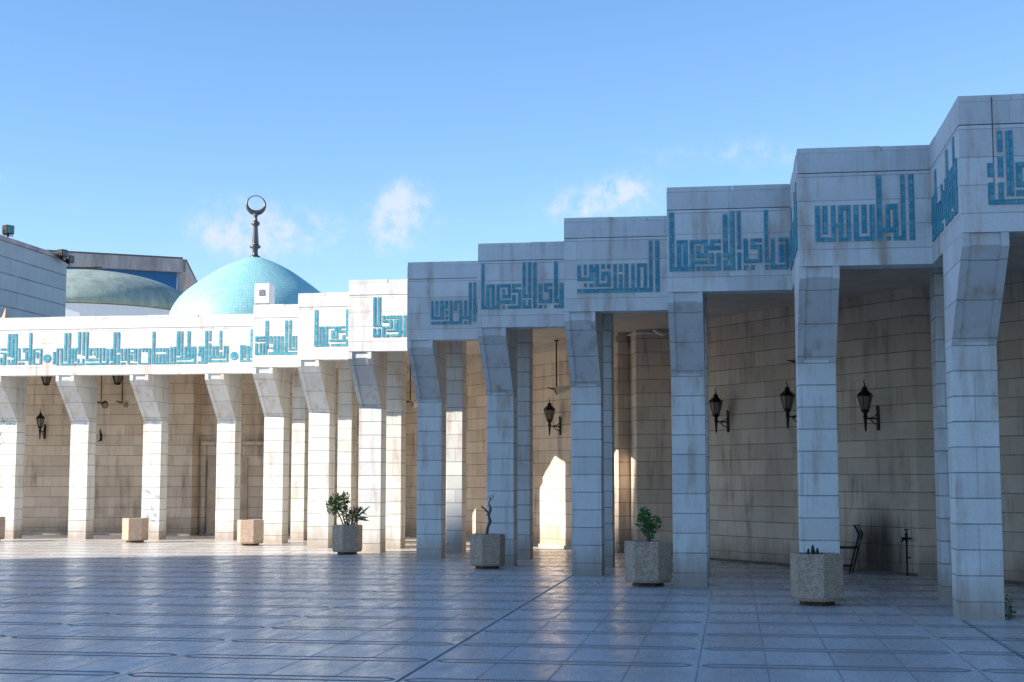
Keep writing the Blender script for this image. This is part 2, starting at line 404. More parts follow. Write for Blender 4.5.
def facet(k, a0, a1, y, yprev):
    """front beam from a0 to a1 on plane y, plus the return at a0 running back to the previous facet"""
    def L(m, z0, z1, ins, sk=''):
        m.box(a0+ins, a1+ins, y+ins, y+FT, z0, z1, skip=sk)
        if yprev is not None: m.box(a0+ins, a0+FT, y+FT, yprev+FT, z0, z1, skip=sk+'f')
    m = MB(); L(m, Z_SOFFIT, Z_GROOVE, 0, 't')
    f = m.build('fascia', M['fascia'], arc, AO, weld=False)
    m = MB(); L(m, Z_GROOVE, Z_GROOVE+.012, .018, 'td'); m.build('joint', M['joint'], f, AO, weld=False)
    m = MB(); L(m, Z_GROOVE+.012, 5.773, 0); m.build('parapet_band', M['band'], f, AO, weld=False)
    m = MB(); x = a0; j = 0; rr = random.Random(int(a0*100)+5)
    while x < a1-.01:
        w_ = min(rr.uniform(.55, 1.1), a1-x)
        if a1-x-w_ < .3: w_ = a1-x
        dz = rr.uniform(-.014, .004); dy = rr.uniform(-.004, .010)
        m.box(x+.003, x+w_-.003, y+dy+(.0 if j else 0), y+FT, 5.776, Z_TOP+dz); x += w_; j += 1
    if yprev is not None:
        yy = y+FT+.004
        while yy < yprev+FT-.01:
            w_ = min(rr.uniform(.55, 1.1), yprev+FT-yy)
            if yprev+FT-yy-w_ < .3: w_ = yprev+FT-yy
            m.box(a0+rr.uniform(-.004,.01), a0+FT, yy+.003, yy+w_-.003, 5.776, Z_TOP+rr.uniform(-.014,.004)); yy += w_
    m.build('coping', M['band'], f, AO, weld=False)
    return f
FS = {}
FS['A'] = facet('A', A_LEFT, ST['B'][0], YA, None)
for i, k in enumerate(ORD):
    a1 = ST[ORD[i+1]][0] if i+1 < len(ORD) else 9.0
    FS[k] = facet(k, ST[k][0], a1, ST[k][1], YA if i == 0 else ST[ORD[i-1]][1])

m = MB(); m.box(2.898, 2.910, ST['J'][1]-.002, ST['J'][1]+.02, 4.75, Z_TOP-.03); m.build('crack', M['joint'], FS['J'], AO, weld=False)
# ---- Kufic lettering in glazed tile, one piece per facet; rectangles in cm on the facet (x0,z0,x1,z1)
LETTERS = {
 'A': '-1909,498,-1894,503 -1909,489,-1894,492 -1900,460,-1894,489 -1909,460,-1894,465 -1909,460,-1905,479 -1889,482,-1883,541 -1879,479,-1872,541 -1889,482,-1872,486 -1888,460,-1883,473 -1877,460,-1872,473 -1888,460,-1872,465 -1870,460,-1863,541 -1859,470,-1854,503 -1846,498,-1833,503 -1846,492,-1842,503 -1846,492,-1833,495 -1838,470,-1833,492 -1859,470,-1833,473 -1858,460,-1852,465 -1849,460,-1842,465 -1829,467,-1822,543 -1829,460,-1822,465 -1818,460,-1813,501 -1818,498,-1793,501 -1798,460,-1793,501 -1808,476,-1803,492 -1813,489,-1808,492 -1818,460,-1793,462 -1761,460,-1755,492 -1751,498,-1735,501 -1751,457,-1746,501 -1740,457,-1735,501 -1735,457,-1697,462 -1730,467,-1724,541 -1730,467,-1719,470 -1719,457,-1714,541 -1711,457,-1705,501 -1702,495,-1695,501 -1702,467,-1697,501 -1692,486,-1686,543 -1680,482,-1675,543 -1670,467,-1665,543 -1693,457,-1689,473 -1680,457,-1675,473 -1693,457,-1675,462 -1661,495,-1637,501 -1661,482,-1655,501 -1648,482,-1642,492 -1642,476,-1637,501 -1670,467,-1637,473 -1670,457,-1613,462 -1632,457,-1628,501 -1623,467,-1618,501 -1613,457,-1608,498 -1623,495,-1608,498 -1603,467,-1597,498 -1608,467,-1588,470 -1603,457,-1597,462 -1594,457,-1588,541 -1584,489,-1578,541 -1584,457,-1578,482 -1574,467,-1569,498 -1564,467,-1558,498 -1574,467,-1550,470 -1574,457,-1569,462 -1566,457,-1561,462 -1554,457,-1550,498 -1546,495,-1530,498 -1546,486,-1537,489 -1537,465,-1530,495 -1546,467,-1542,482 -1554,457,-1530,460 -1525,457,-1520,498 -1525,457,-1492,460 -1517,495,-1501,498 -1515,489,-1511,495 -1506,489,-1501,495 -1498,457,-1492,498 -1487,457,-1481,541 -1487,457,-1424,460 -1478,489,-1463,498 -1478,460,-1473,482 -1468,460,-1463,482 -1459,489,-1453,498 -1459,460,-1453,482 -1449,460,-1443,498 -1438,460,-1433,501 -1429,460,-1424,501 -1438,495,-1424,501 -1421,479,-1414,541 -1410,473,-1405,541 -1420,467,-1383,473 -1400,473,-1395,501 -1392,467,-1385,541 -1421,457,-1369,462 -1382,470,-1376,501 -1374,457,-1369,501 -1382,498,-1369,501 -1361,479,-1355,501 -1363,476,-1348,482 -1363,457,-1357,462 -1354,457,-1348,501 -1348,457,-1338,462 -1344,457,-1338,541 -1334,515,-1329,541 -1334,460,-1329,509 -1325,495,-1309,501 -1325,476,-1319,501 -1314,476,-1309,495 -1329,470,-1293,476 -1305,492,-1300,541 -1305,476,-1300,486 -1293,498,-1282,501 -1293,470,-1290,498 -1286,460,-1282,498 -1334,460,-1282,465 -1249,460,-1243,503 -1240,470,-1235,503 -1230,460,-1225,501 -1249,460,-1225,465 -1222,470,-1216,543 -1222,460,-1216,465',
 'B': '-1147,501,-1124,506 -1147,498,-1142,501 -1147,494,-1124,498 -1147,461,-1142,489 -1136,461,-1132,489 -1147,461,-1124,467 -1128,461,-1124,489 -1122,476,-1115,544 -1122,461,-1118,485 -1111,489,-1105,506 -1113,476,-1067,479 -1101,467,-1096,506 -1092,467,-1086,506 -1082,467,-1077,506 -1113,461,-1042,467 -1072,467,-1067,544 -1062,476,-1057,544 -1053,479,-1049,506 -1046,471,-1042,506 -1062,471,-1042,476',
 'C': '-939,461,-932,544 -928,466,-925,506 -921,466,-917,506 -928,502,-917,506 -913,461,-909,506 -939,461,-906,466 -909,502,-885,506 -891,479,-885,506 -900,479,-894,497 -900,479,-885,483 -904,471,-868,476 -900,461,-894,466 -883,502,-868,506 -883,492,-879,506 -883,492,-868,497 -873,471,-868,486 -865,461,-860,476 -891,461,-860,466 -865,483,-858,544',
 'D': '-753,483,-748,546 -743,483,-738,546 -753,483,-736,487 -753,461,-748,479 -743,461,-738,479 -753,461,-738,466 -733,492,-728,506 -724,500,-697,506 -733,492,-712,497 -717,479,-712,497 -733,479,-712,483 -733,461,-728,483 -733,461,-719,466 -707,472,-700,497 -724,472,-700,476 -697,461,-692,506 -714,461,-692,466 -687,472,-681,506 -692,470,-681,476 -687,461,-681,470',
 'E': '-579,471,-575,507 -570,480,-566,507 -561,471,-555,507 -579,471,-555,476 -579,461,-537,466 -551,492,-546,507 -555,492,-546,496 -551,480,-546,487 -551,471,-546,476 -542,461,-537,507 -533,487,-528,507 -533,502,-518,507 -523,461,-518,507 -537,461,-518,466 -513,471,-508,507 -518,471,-504,476 -513,461,-508,466 -504,461,-499,542 -495,496,-490,542 -495,484,-492,496 -490,484,-488,496 -495,466,-490,484',
 'F': '-442,464,-437,547 -433,503,-418,508 -433,464,-428,508 -423,464,-418,508 -442,464,-409,469 -414,464,-409,508 -414,503,-389,508 -394,483,-389,508 -404,483,-399,498 -404,483,-389,488 -409,473,-380,479 -404,464,-399,469 -386,503,-370,508 -386,493,-382,508 -386,493,-370,498 -375,464,-370,493 -386,473,-380,488 -394,464,-370,469 -367,483,-362,547 -357,483,-352,547 -367,483,-352,488 -367,464,-362,479 -357,464,-352,479 -367,464,-352,469 -348,464,-342,547 -338,473,-332,508 -328,503,-314,508 -328,493,-324,508 -328,493,-314,498 -319,473,-314,493 -338,473,-314,479 -338,464,-332,469 -328,464,-324,469 -310,473,-304,547 -304,473,-302,479 -310,464,-304,469 -300,464,-294,508 -302,464,-293,469',
 'G': '-245,481,-240,507 -234,490,-230,507 -225,481,-219,507 -245,481,-219,486 -219,495,-216,502 -234,471,-230,476 -225,471,-219,476 -216,471,-210,507 -206,500,-200,507 -196,500,-191,507 -206,490,-191,495 -206,481,-200,495 -196,471,-191,495 -216,471,-191,476 -245,461,-123,467 -186,467,-181,507 -177,495,-172,507 -177,467,-172,490 -168,467,-162,507 -157,467,-152,507 -148,467,-143,507 -137,467,-132,507 -148,502,-132,507 -128,461,-123,544 -118,461,-112,544',
 'H': '-86,461,-79,547 -75,461,-69,506 -66,461,-60,506 -75,501,-60,506 -86,461,-50,467 -56,461,-50,506 -56,501,-31,506 -36,480,-31,506 -47,480,-41,497 -47,480,-31,486 -50,471,-31,476 -47,461,-41,467 -27,501,-12,506 -27,491,-22,506 -31,491,-12,497 -18,461,-12,486 -28,471,-22,486 -38,461,-12,467 -8,480,-2,543 2,482,8,547 -8,482,8,486 -8,461,-2,476 2,461,8,480 -8,461,8,467 -2,476,2,482 12,491,17,547 12,461,17,486 21,471,27,506 31,501,47,506 31,491,36,506 31,491,47,497 42,471,47,491 21,471,47,476 21,461,27,467 31,461,36,467 51,471,56,547 56,471,59,476 51,461,56,467 60,461,65,506 71,501,78,506 80,461,85,506 71,491,78,497 71,471,76,493 71,471,78,476 73,471,78,497 59,461,85,467',
 'I': '110,462,116,508 119,472,125,508 130,462,135,508 110,462,135,467 139,462,145,508 139,502,154,508 149,462,154,508 139,462,154,467 135,481,139,484 158,462,164,508 168,472,174,508 178,462,184,508 158,462,184,467 187,462,193,546 198,502,213,508 198,478,203,508 207,462,213,508 193,472,213,478 198,462,203,467 217,462,222,546 207,462,222,467 227,462,233,546',
 'J': '284,492,290,507 284,461,290,485 295,520,300,543 295,492,300,514 295,461,300,485 304,470,311,543 290,461,366,466 314,480,320,507 320,480,331,485 329,480,333,507 320,502,329,507 314,470,337,476 342,466,348,543',
}
# [-17.7737609   35.82         4.75325753] [ 0.09929575  0.         -0.00122756]
# [-12.6516658   35.82         4.75104459] [ 0.10145574  0.         -0.00127907]

def letters_from_rects(rects, to3d, par):
    """every joined stroke group becomes one glazed letter on its own thin bedding"""
    n = len(rects); own = list(range(n))
    def find(i):
        while own[i] != i: i = own[i]
        return i
    for i in range(n):
        for j in range(i+1, n):
            a, b_ = rects[i], rects[j]
            if a[0] <= b_[2]+.012 and b_[0] <= a[2]+.012 and a[1] <= b_[3]+.012 and b_[1] <= a[3]+.012: own[find(i)] = find(j)
    comps = {}
    for i in range(n): comps.setdefault(find(i), []).append(rects[i])
    for q, rs in enumerate(comps.values()):
        m = MB()
        for grow, d0, d1, mi in ((.008, -.004, .003+.0006*(q % 8), 0), (0., -.004, .017, 1)):
            rr = [(a-grow, b_-grow, c+grow, d+grow) for a, b_, c, d in rs]
            xs = sorted({r[0] for r in rr} | {r[2] for r in rr}); zs = sorted({r[1] for r in rr} | {r[3] for r in rr})
            nx, nz = len(xs)-1, len(zs)-1
            on = [[any(xs[i] >= r[0]-1e-6 and xs[i+1] <= r[2]+1e-6 and zs[j] >= r[1]-1e-6 and zs[j+1] <= r[3]+1e-6 for r in rr) for j in range(nz)] for i in range(nx)]
            g_ = lambda i, j: 0 <= i < nx and 0 <= j < nz and on[i][j]
            P = to3d
            for i in range(nx):
                for j in range(nz):
                    if not on[i][j]: continue
                    x0, x1, z0, z1 = xs[i], xs[i+1], zs[j], zs[j+1]
                    m.face([P(x0,z0,d1),P(x1,z0,d1),P(x1,z1,d1),P(x0,z1,d1)], uv=[(x0,z0),(x1,z0),(x1,z1),(x0,z1)], mi=mi)
                    for c, e in ((g_(i-1,j), ((x0,z0),(x0,z1))), (g_(i+1,j), ((x1,z0),(x1,z1))), (g_(i,j-1), ((x0,z0),(x1,z0))), (g_(i,j+1), ((x0,z1),(x1,z1)))):
                        if not c:
                            (ax,az_),(bx,bz) = e
                            m.face([P(ax,az_,d0),P(bx,bz,d0),P(bx,bz,d1),P(ax,az_,d1)], uv=[(ax,az_),(bx,bz),(bx,bz),(ax,az_)], mi=mi)
        m.build('kufic_letter', [M['bed'], M['letter']], par, AO, weld=False)
    return len(comps)
def letter_rects(k): return [tuple(float(v)/100 for v in r.split(',')) for r in LETTERS[k].split()]
def round_stop(cx, cz, r, n=9):
    out_ = []
    for i in range(n):
        z0 = -r+2*r*i/n; z1 = z0+2*r/n; zm = (z0+z1)/2; h = math.sqrt(max(0, r*r-zm*zm)); out_.append((cx-h, cz+z0, cx+h, cz+z1))
    return out_
for k in LETTERS:
    y = YA if k == 'A' else ST[k][1]
    rects = letter_rects(k)
    if k == 'A': rects += round_stop(-17.774, 4.753, .10) + round_stop(-12.652, 4.751, .10)
    t3 = lambda x, z, d, y=y: (x, y-d, z)
    letters_from_rects(rects, t3, FS[k])
# lettering on the two returns that face the courtyard's left side
RET = "0,0,10,62 16,0,26,62 10,0,16,7 32,0,42,95 48,0,58,40 58,33,72,40 66,0,76,40 76,0,92,8 82,14,92,62 98,14,108,50 98,14,120,21 113,0,123,62 129,0,139,98 145,0,155,66 155,0,170,8 163,14,173,66 179,0,189,102 189,52,202,60 194,0,204,70"
for k, yprev in (('I', ST['H'][1]), ('J', ST['I'][1])):
    a0, y0 = ST[k]
    rects = [tuple(float(v)/100 for v in r.split(',')) for r in RET.split()]
    # x runs from the inner corner (far) towards the outer corner (near)
    t3 = lambda x, z, d, a0=a0, yp=yprev: (a0-d, yp-.14-x, 4.565+z*.88)
    letters_from_rects(rects, t3, FS[k])

# ---- ceiling and flat roof behind the beams
m = MB(); rows = [('A', A_LEFT, ST['B'][0], YA)] + [(k, ST[k][0], (ST[ORD[i+1]][0] if i+1 < len(ORD) else 9.), ST[k][1]) for i, k in enumerate(ORD)]
for k, a0, a1, y in rows: m.box(a0, a1, y+FT+.006, 44.0, Z_CEIL, Z_CEIL+.16)
m.build('ceiling', M['plaster'], arc, AO, weld=False)
# ---- rear wall: a front run behind the straight wing, then a diagonal run with shallow setbacks
dg = lambda a: 34.70 - 1.2655*(a+4.75)
PTS = [(-28, 39.55), (-15.15, 39.55), (-15.15, 40.15), (-9.06, 40.15), (-2.45, dg(-2.45)), (-2.20, dg(-2.45)+.20), (-2.02, dg(-2.02)+.02),
       (-.95, dg(-2.02)+.02), (-.95, dg(-.95)), (3.02, dg(3.02)), (3.90, dg(3.02)), (3.90, dg(3.90)), (12.0, dg(12.0))]
m = MB(); ul = 0
for (xa, ya), (xb, yb) in zip(PTS[:-1], PTS[1:]):
    l = math.hypot(xb-xa, yb-ya)
    m.face([(xa,ya,0),(xb,yb,0),(xb,yb,Z_CEIL+.1),(xa,ya,Z_CEIL+.1)], uv=[(ul,0),(ul+l,0),(ul+l,Z_CEIL+.1),(ul,Z_CEIL+.1)]); ul += l
BK = [(12.0, dg(12.0)+1.2), (4.5, dg(3.9)+1.2), (-2, dg(-2)+1.2), (-8.2, 40.7), (-8.2, 40.9), (-28, 40.9)]
BK = [(-28, 41.0), (-8.6, 41.0), (12.8, dg(12.0)+.5)]
for (xa, ya), (xb, yb) in zip(BK[:-1], BK[1:]):
    m.face([(xb,yb,0),(xa,ya,0),(xa,ya,Z_TOP),(xb,yb,Z_TOP)])
rw = m.build('rear_wall', M['inner'], arc, AO, weld=False)
# pale skirting kerb along the foot of the wall
m = MB()
def kerb(x0, y0, x1, y1, t, h):
    d = Vector((x1-x0, y1-y0, 0)).normalized(); n = Vector((d.y, -d.x, 0))*t
    A_, B_ = Vector((x0,y0,0)), Vector((x1,y1,0)); z = Vector((0,0,h))
    m.face([A_+n, B_+n, B_+n+z, A_+n+z]); m.face([A_+n+z, B_+n+z, B_+z, A_+z]); m.face([A_, A_+n, A_+n+z, A_+z]); m.face([B_+n, B_, B_+z, B_+n+z])
kerb(-28, 39.55, -15.16, 39.55, .05, .075); kerb(-15.1, 40.15, -9.1, 40.15, .05, .075); kerb(-9.0, dg(-9.0), -2.46, dg(-2.46), .04, .07)
m.build('skirting', M['band'], arc, AO, weld=False)
m = MB(); kerb(-.93, dg(-.93), 3.0, dg(3.0), .03, .05); kerb(3.92, dg(3.92), 11, dg(11), .03, .05)
m.build('skirting', M['joint'], arc, AO, weld=False)
m = MB()
def strip(x0, y0, x1, y1, t, z0, z1):
    d = Vector((x1-x0, y1-y0, 0)).normalized(); n = Vector((d.y, -d.x, 0))*t
    A_, B_ = Vector((x0,y0,0)), Vector((x1,y1,0)); q = [A_, B_, B_+n, A_+n]
    for i in range(4): m.face([q[i]+Vector((0,0,z0)), q[(i+1)%4]+Vector((0,0,z0)), q[(i+1)%4]+Vector((0,0,z1)), q[i]+Vector((0,0,z1))])
    m.face([p+Vector((0,0,z1)) for p in q]); m.face([p+Vector((0,0,z0)) for p in reversed(q)])
strip(-9.0, dg(-9.0), -2.46, dg(-2.46), .03, 4.60, 4.72)
m.build('cornice', M['plaster'], arc, AO, weld=False)
m = MB(); m.tube([(-2.2,31.35,4.70),(-1.9,31.15,4.72),(-1.5,31.18,4.69),(-1.0,31.16,4.73)], .02, 6); m.tube([(-1.62,31.1,4.78),(-1.52,31.05,4.70),(-1.40,31.02,4.66)], .035, 6)
m.build('conduit', M['white'], arc, AO)
# stone-faced service door in the straight wing
dr = MB(); dr.box(-15.05, -14.93, 40.02, 40.146, 0, 2.55); dr.box(-11.0, -10.9, 40.02, 40.146, 0, 2.55); dr.box(-15.05, -10.9, 39.98, 40.146, 2.55, 2.66)
df = dr.build('door_frame', M['inner'], arc, AO)
for x0, x1 in ((-14.88, -14.30), (-14.28, -13.70)):
    d2 = MB(); d2.box(x0, x1, 40.07, 40.14, .02, 2.2); d2.box(x0+.08, x1-.08, 40.05, 40.068, .18, .95); d2.box(x0+.08, x1-.08, 40.05, 40.068, 1.1, 2.05)
    dd_ = d2.build('door', M['wood'], arc, AO)
    h = MB(); xh = x1-.06 if x0 < -14.5 else x0+.06
    h.sphere((xh, 40.02, 1.72), .055); h.box(xh-.02, xh+.02, 40.02, 40.049, 1.70, 1.74); h.build('door_handle', M['iron'], dd_, AO)
    if x0 < -14.5:
        h = MB(); h.box(x1-.08, x1+.06, 40.02, 40.049, .30, .36); h.build('bolt', M['iron'], dd_, AO)

# ================================================================== BUILDINGS BEYOND
# left: windowless stone block whose side wall runs towards the courtyard
b = thing('stone_building', 'windowless grey-blue stone building rising behind the left end of the arcade', 'building', (-29, 46, 0)); bo = b.location.copy()
m = MB(); m.box(-36, -24.0, 41.6, 49.7, 0, 9.52, skip='d'); m.build('wall', M['block'], b, bo, weld=False)
m = MB(); m.box(-36.05, -23.95, 41.55, 49.75, 9.53, 9.68); m.build('coping', M['concrete'], b, bo)
# small stone roof spike and a white pipe end beyond the parapet
b = thing('roof_spike', 'small tan pyramid roof cap poking above the parapet at the far left', 'roof cap', (-23.3, 41.2, 5.9)); bo = b.location.copy()
m = MB(); m.lathe([(.55,0),(.50,.45),(.30,.58),(.10,.80),(.02,1.05),(0,1.06)], 4, (-22.25, 42.0, 5.82), rot=R(20)); m.build('cap', M['tan'], b, bo)
m = MB(); m.box(-22.9, -21.6, 41.4, 42.6, 4.9, 5.87); m.build('base', M['concrete'], b, bo)

# copper dome on a pale drum
b = thing('copper_dome_hall', 'low hall with broad verdigris copper dome behind the stone block', 'building', (-44.2, 95, 0)); bo = b.location.copy()
m = MB(); m.lathe([(7.5,0),(7.5,12.9),(7.3,12.9),(7.3,13.05)], 48, (-44.4,95,0)); m.build('drum', M['white'], b, bo, smooth=False)
m = MB(); pr_ = [(7.75*math.cos(t), 13.05+2.92*math.sin(t)) for t in [i*math.pi/2/14 for i in range(15)]]; pr_[-1] = (0, pr_[-1][1])
m.lathe([(7.5, 12.95)]+pr_, 64, (-44.4,95,0)); m.build('dome', M['copper'], b, bo, smooth=True)
m = MB(); m.box(-45.0, -43.4, 94.6, 95.4, 15.85, 16.05); m.box(-44.7, -43.7, 94.7, 95.3, 16.05, 16.25); m.box(-45.1,-43.3,94.9,95.1,16.25,16.32); m.build('roof_vent', M['iron'], b, bo)

# modern hall: weathered concrete ring beam over blue cladding
b = thing('ring_beam_hall', 'large hall with weathered concrete ring beam over dark blue cladding', 'building', (-48, 112, 0)); bo = b.location.copy()
P1, P2, P3 = Vector((-58, 103.6, 0)), Vector((-43.99, 111.85, 0)), Vector((-47.96, 125.23, 0)); P3 = P2+(P3-P2)*1.6; P0 = Vector((-62, 118, 0))
def run(m, a, b_, z0, z1, t):
    d = (b_-a).normalized(); n = Vector((-d.y, d.x, 0))*t; z = Vector((0,0,1))
    q = [a, b_, b_+n, a+n]
    for i in range(4):
        p, r = q[i], q[(i+1) % 4]; m.face([p+z*z0, r+z*z0, r+z*z1, p+z*z1])
    m.face([p_+z*z1 for p_ in q]); m.face([p_+z*z0 for p_ in reversed(q)])
m = MB(); run(m, P1, P2, 18.35, 19.42, 1.0); run(m, P2+Vector((-.1,.9,0)), P3, 18.5, 19.40, 1.0); run(m, P1+Vector((-.3,.9,0)), P0, 18.4, 19.41, -1.0); m.build('ring_beam', M['concrete'], b, bo, weld=False)
m = MB(); run(m, P1, P2, 19.43, 19.56, 1.1); run(m, P2+Vector((-.1,1.1,0)), P3, 19.43, 19.55, 1.1); m.build('coping', M['joint'], b, bo, weld=False)
m = MB(); run(m, P1+Vector((.3,.6,0)), P2+Vector((-.55,.2,0)), 0, 18.34, .6); m.build('cladding', M['blue'], b, bo, weld=False)
m = MB(); q_ = P2+Vector((-.6,.4,0)); m.box(q_.x, q_.x+.5, q_.y, q_.y+.5, 0, 18.34); m.build('post', M['concrete'], b, bo)

# turquoise dome with crescent finial
b = thing('turquoise_dome', 'pointed turquoise tiled dome topped by a bronze crescent finial', 'dome', (-21, 62, 0)); bo = b.location.copy()
k_ = 62/1452.75*1.045
prof = [(4.20,7.6),(4.16,8.1),(4.08,8.6),(3.97,8.95),(3.80,9.25),(3.58,9.56),(3.28,9.84),(2.93,10.10),(2.53,10.37),(2.14,10.63),(1.72,10.88),(1.28,11.10),(.85,11.28),(.45,11.42),(.0,11.50)]
m = MB(); m.lathe([(r*.92, z) for r, z in prof], 72, (-21,62,0)); m.build('dome', M['dometile'], b, bo, smooth=True)
m = MB(); m.lathe([(4.35,0),(4.35,7.3),(4.2,7.3),(4.2,7.62),(3.8,7.62)], 48, (-21,62,0)); m.build('drum', M['band'], b, bo)
m = MB(); m.lathe([(.24,11.42),(.23,11.52),(.14,11.56),(.125,11.62),(.125,11.86),(.23,11.90),(.25,11.95),(.23,12.0),(.15,12.04),(.155,12.1),(.10,12.85),(.11,12.90),(.18,12.95),(.19,13.02),(.17,13.08),(.08,13.13),(.07,13.28),(.13,13.40),(.12,13.45)], 20, (-21,62,0))
fin = m.build('finial', M['bronze'], b, bo, smooth=True)
# crescent ring: thick at the bottom, closing at the top; faces the courtyard
m = MB(); nseg = 40; R1 = .46; rows_ = []
for i in range(nseg):
    t = 2*math.pi*i/nseg + math.pi/2
    w_ = .035 + .21*((1-math.sin(t))/2)**1.3
    rc = R1 - w_*.5
    c = Vector((rc*math.cos(t), 0, rc*math.sin(t)))
    rad = Vector((math.cos(t), 0, math.sin(t)))
    rows_.append([c + rad*(w_*.5*math.cos(q)) + Vector((0, (.05+w_*.28)*math.sin(q), 0)) for q in [2*math.pi*j/8 for j in range(8)]])
rot = Matrix.Rotation(R(17), 4, 'Z'); cc = Vector((-21, 62, 13.83))
for i in range(nseg):
    for j in range(8):
        a, b2, c2, d2 = rows_[i][j], rows_[(i+1) % nseg][j], rows_[(i+1) % nseg][(j+1) % 8], rows_[i][(j+1) % 8]
        m.face([rot @ a + cc, rot @ b2 + cc, rot @ c2 + cc, rot @ d2 + cc])
m.build('crescent', M['bronze'], fin, bo, smooth=True)

# unseen block added left of the camera, shaped to shade the near half of the court
def shadow_caster():
    X0 = -55.0
    # outline fitted to the wanted shadow edge (metres along Y, height)
    pq = [(31.6,-9.5),(32.7,-7.5),(33.95,-5.5),(34.5,-4.2),(34.2,-3.0),(33.6,-1.9),(32.5,.8),(31.7,2.6),(30.3,6),(27,10),(20,14),(6,17),(-30,18)]
    prof = [(-60,0),(5.4,0),(5.4,20.0)] + [(p-26.23, q+30.2) for p, q in pq]
    b = thing('shadow_caster', 'tall unseen block shaped to cast the shadow over the courtyard', 'building', (X0, -20, 0)); bo = b.location.copy()
    m = MB(); sk = lambda y, z: (X0-6, y-6*math.tan(R(SUN_A))-.05, z-6*math.tan(R(SUN_E))/math.cos(R(SUN_A))-.05)
    n = len(prof)
    for i in range(n):
        (ya, za), (yb, zb) = prof[i], prof[(i+1) % n]
        m.face([(X0,ya,za),(X0,yb,zb),sk(yb,zb),sk(ya,za)])
    m.face([(X0,y,z) for y, z in prof]); m.face([sk(y,z) for y, z in reversed(prof)])
    m.build('wall', M['block'], b, bo, weld=False)
    for y in range(-56, -4, 8):
        m = MB(); m.box(X0+.005, X0+.12, y, y+2.2, 3, 16); m.build('window', M['dark_glass'], b, bo)  # dark panes set on the added block
shadow_caster()

# ================================================================== THINGS ON THE ARCADE
t = thing('utility_box', 'white metal utility box standing on the roof before the turquoise dome', 'utility box', (-12.4, 37.5, Z_CEIL+.16)); bo = t.location.copy()
m = MB(); m.box(-12.63, -12.21, 37.3, 37.75, 6.28, 6.83); m.build('cabinet', M['white'], t, bo, bevel=.015)
m = MB(); m.box(-12.50, -12.35, 37.285, 37.297, 6.5, 6.66); m.build('grille', M['steel'], t, bo)
m = MB()
for x in (-12.58, -12.26):
    for y in (37.36, 37.68): m.box(x-.02, x+.02, y-.02, y+.02, Z_CEIL+.165, 6.28)
m.build('stand', M['iron'], t, bo)

def flood(loc, rz, label, big=1.0, teal=False, n=1):
    t = thing('floodlight', label, 'floodlight', loc, rz, 'floodlights on the stone building')
    for i in range(n):
        dx = i*.42; dz = -i*.16
        m = MB(); m.box(-.16*big+dx, .16*big+dx, -.14+i*.1, .14, .10+dz, .42*big+dz); h = m.build('lamp_head', M['iron'], t, bevel=.02)
        m = MB(); m.box(-.135*big+dx, .135*big+dx, -.155+i*.1, -.143+i*.1, .125+dz, (.42*big-.03)+dz); m.build('lens', M['teal'] if teal else M['dark_glass'], h)
    m = MB(); m.tube([(0,0,0),(0,0,.12)], .03); m.tube([(-.19,0,.24),(-.19,0,.06),(.19,0,.06),(.19,0,.24)], .018)
    if n > 1: m.tube([(0,.1,.05),(.45,.1,-.1)], .03)
    m.build('bracket', M['iron'], t)
    return t
flood((-23.98, 45.25, 9.69), R(65), 'single floodlight with teal lens on the roof edge at the left', .95, True)
flood((-23.72, 48.75, 9.45), R(70), 'black twin floodlight hanging off the far corner of the stone building', .85, False, 2)

# ---- lanterns: built once, copied
def lantern_parts(t):
    m = MB(); m.box(-.035, .035, -.02, 0, -.26, .18); m.tube([(0,-.02,.18),(0,-.03,.22)], [.03,.008]); m.build('wall_plate', M['iron'], t)
    m = MB(); m.tube([(0,-.02,-.04),(0,-.20,-.04),(0,-.33,-.04)], .016); m.tube([(0,-.02,-.16),(0,-.12,-.13),(0,-.2,-.06)], .012); m.tube([(0,-.02,.05),(0,-.10,.0),(0,-.2,-.03)], .010); m.build('arm', M['iron'], t)
def lantern_head(t, c, tail=True):
    x, y, z = c
    m = MB(); m.lathe([(.05,z+.07),(.075,z+.09),(.08,z+.11),(.06,z+.13)], 6, (x,y,0)); m.lathe([(.148,z+.375),(.155,z+.395),(.12,z+.44),(.075,z+.475),(.055,z+.50),(.05,z+.54),(.035,z+.56),(.0,z+.565)], 6, (x,y,0)); f = m
    for i in range(6):
        q = i*math.pi/3
        f.tube([(x+.072*math.cos(q), y+.072*math.sin(q), z+.12), (x+.14*math.cos(q), y+.14*math.sin(q), z+.385)], .010, 4)
    fr = f.build('lamp_cage', M['iron'], t)
    m = MB(); m.lathe([(.062,z+.125),(.128,z+.38)], 6, (x,y,0)); m.build('glass', M['glass'], fr)
    m = MB(); m.tube([(x,y,z+.56),(x,y,z+.62),(x-.03,y,z+.65),(x-.015,y,z+.69),(x+.02,y,z+.68)], [.016,.012,.010,.009,.006], 6); m.build('finial', M['iron'], fr)
    if tail:
        m = MB(); m.lathe([(.0,z-.30),(.018,z-.26),(.032,z-.05),(.045,z+.0),(.03,z+.03),(.05,z+.07)], 8, (x,y,0)); m.build('tail', M['iron'], fr)
DN = math.atan2(.62, .784)                     # the diagonal wall's outward normal points to (-.784,-.62)
wl = thing('wall_lantern', 'x', 'lantern', (0,0,0), 0, 'black iron wall lanterns under the arcade')
lantern_parts(wl); lantern_head(wl, (0,-.33,.0))
def place_lantern(src, loc, rz, label, first=False):
    o = src if first else copy_tree(src)
    o.location = loc; o.rotation_euler = (0, 0, rz); o.scale = (.9, .9, .9); o['label'] = label; return o
RZ = math.atan2(-.62, -.784) + math.pi/2
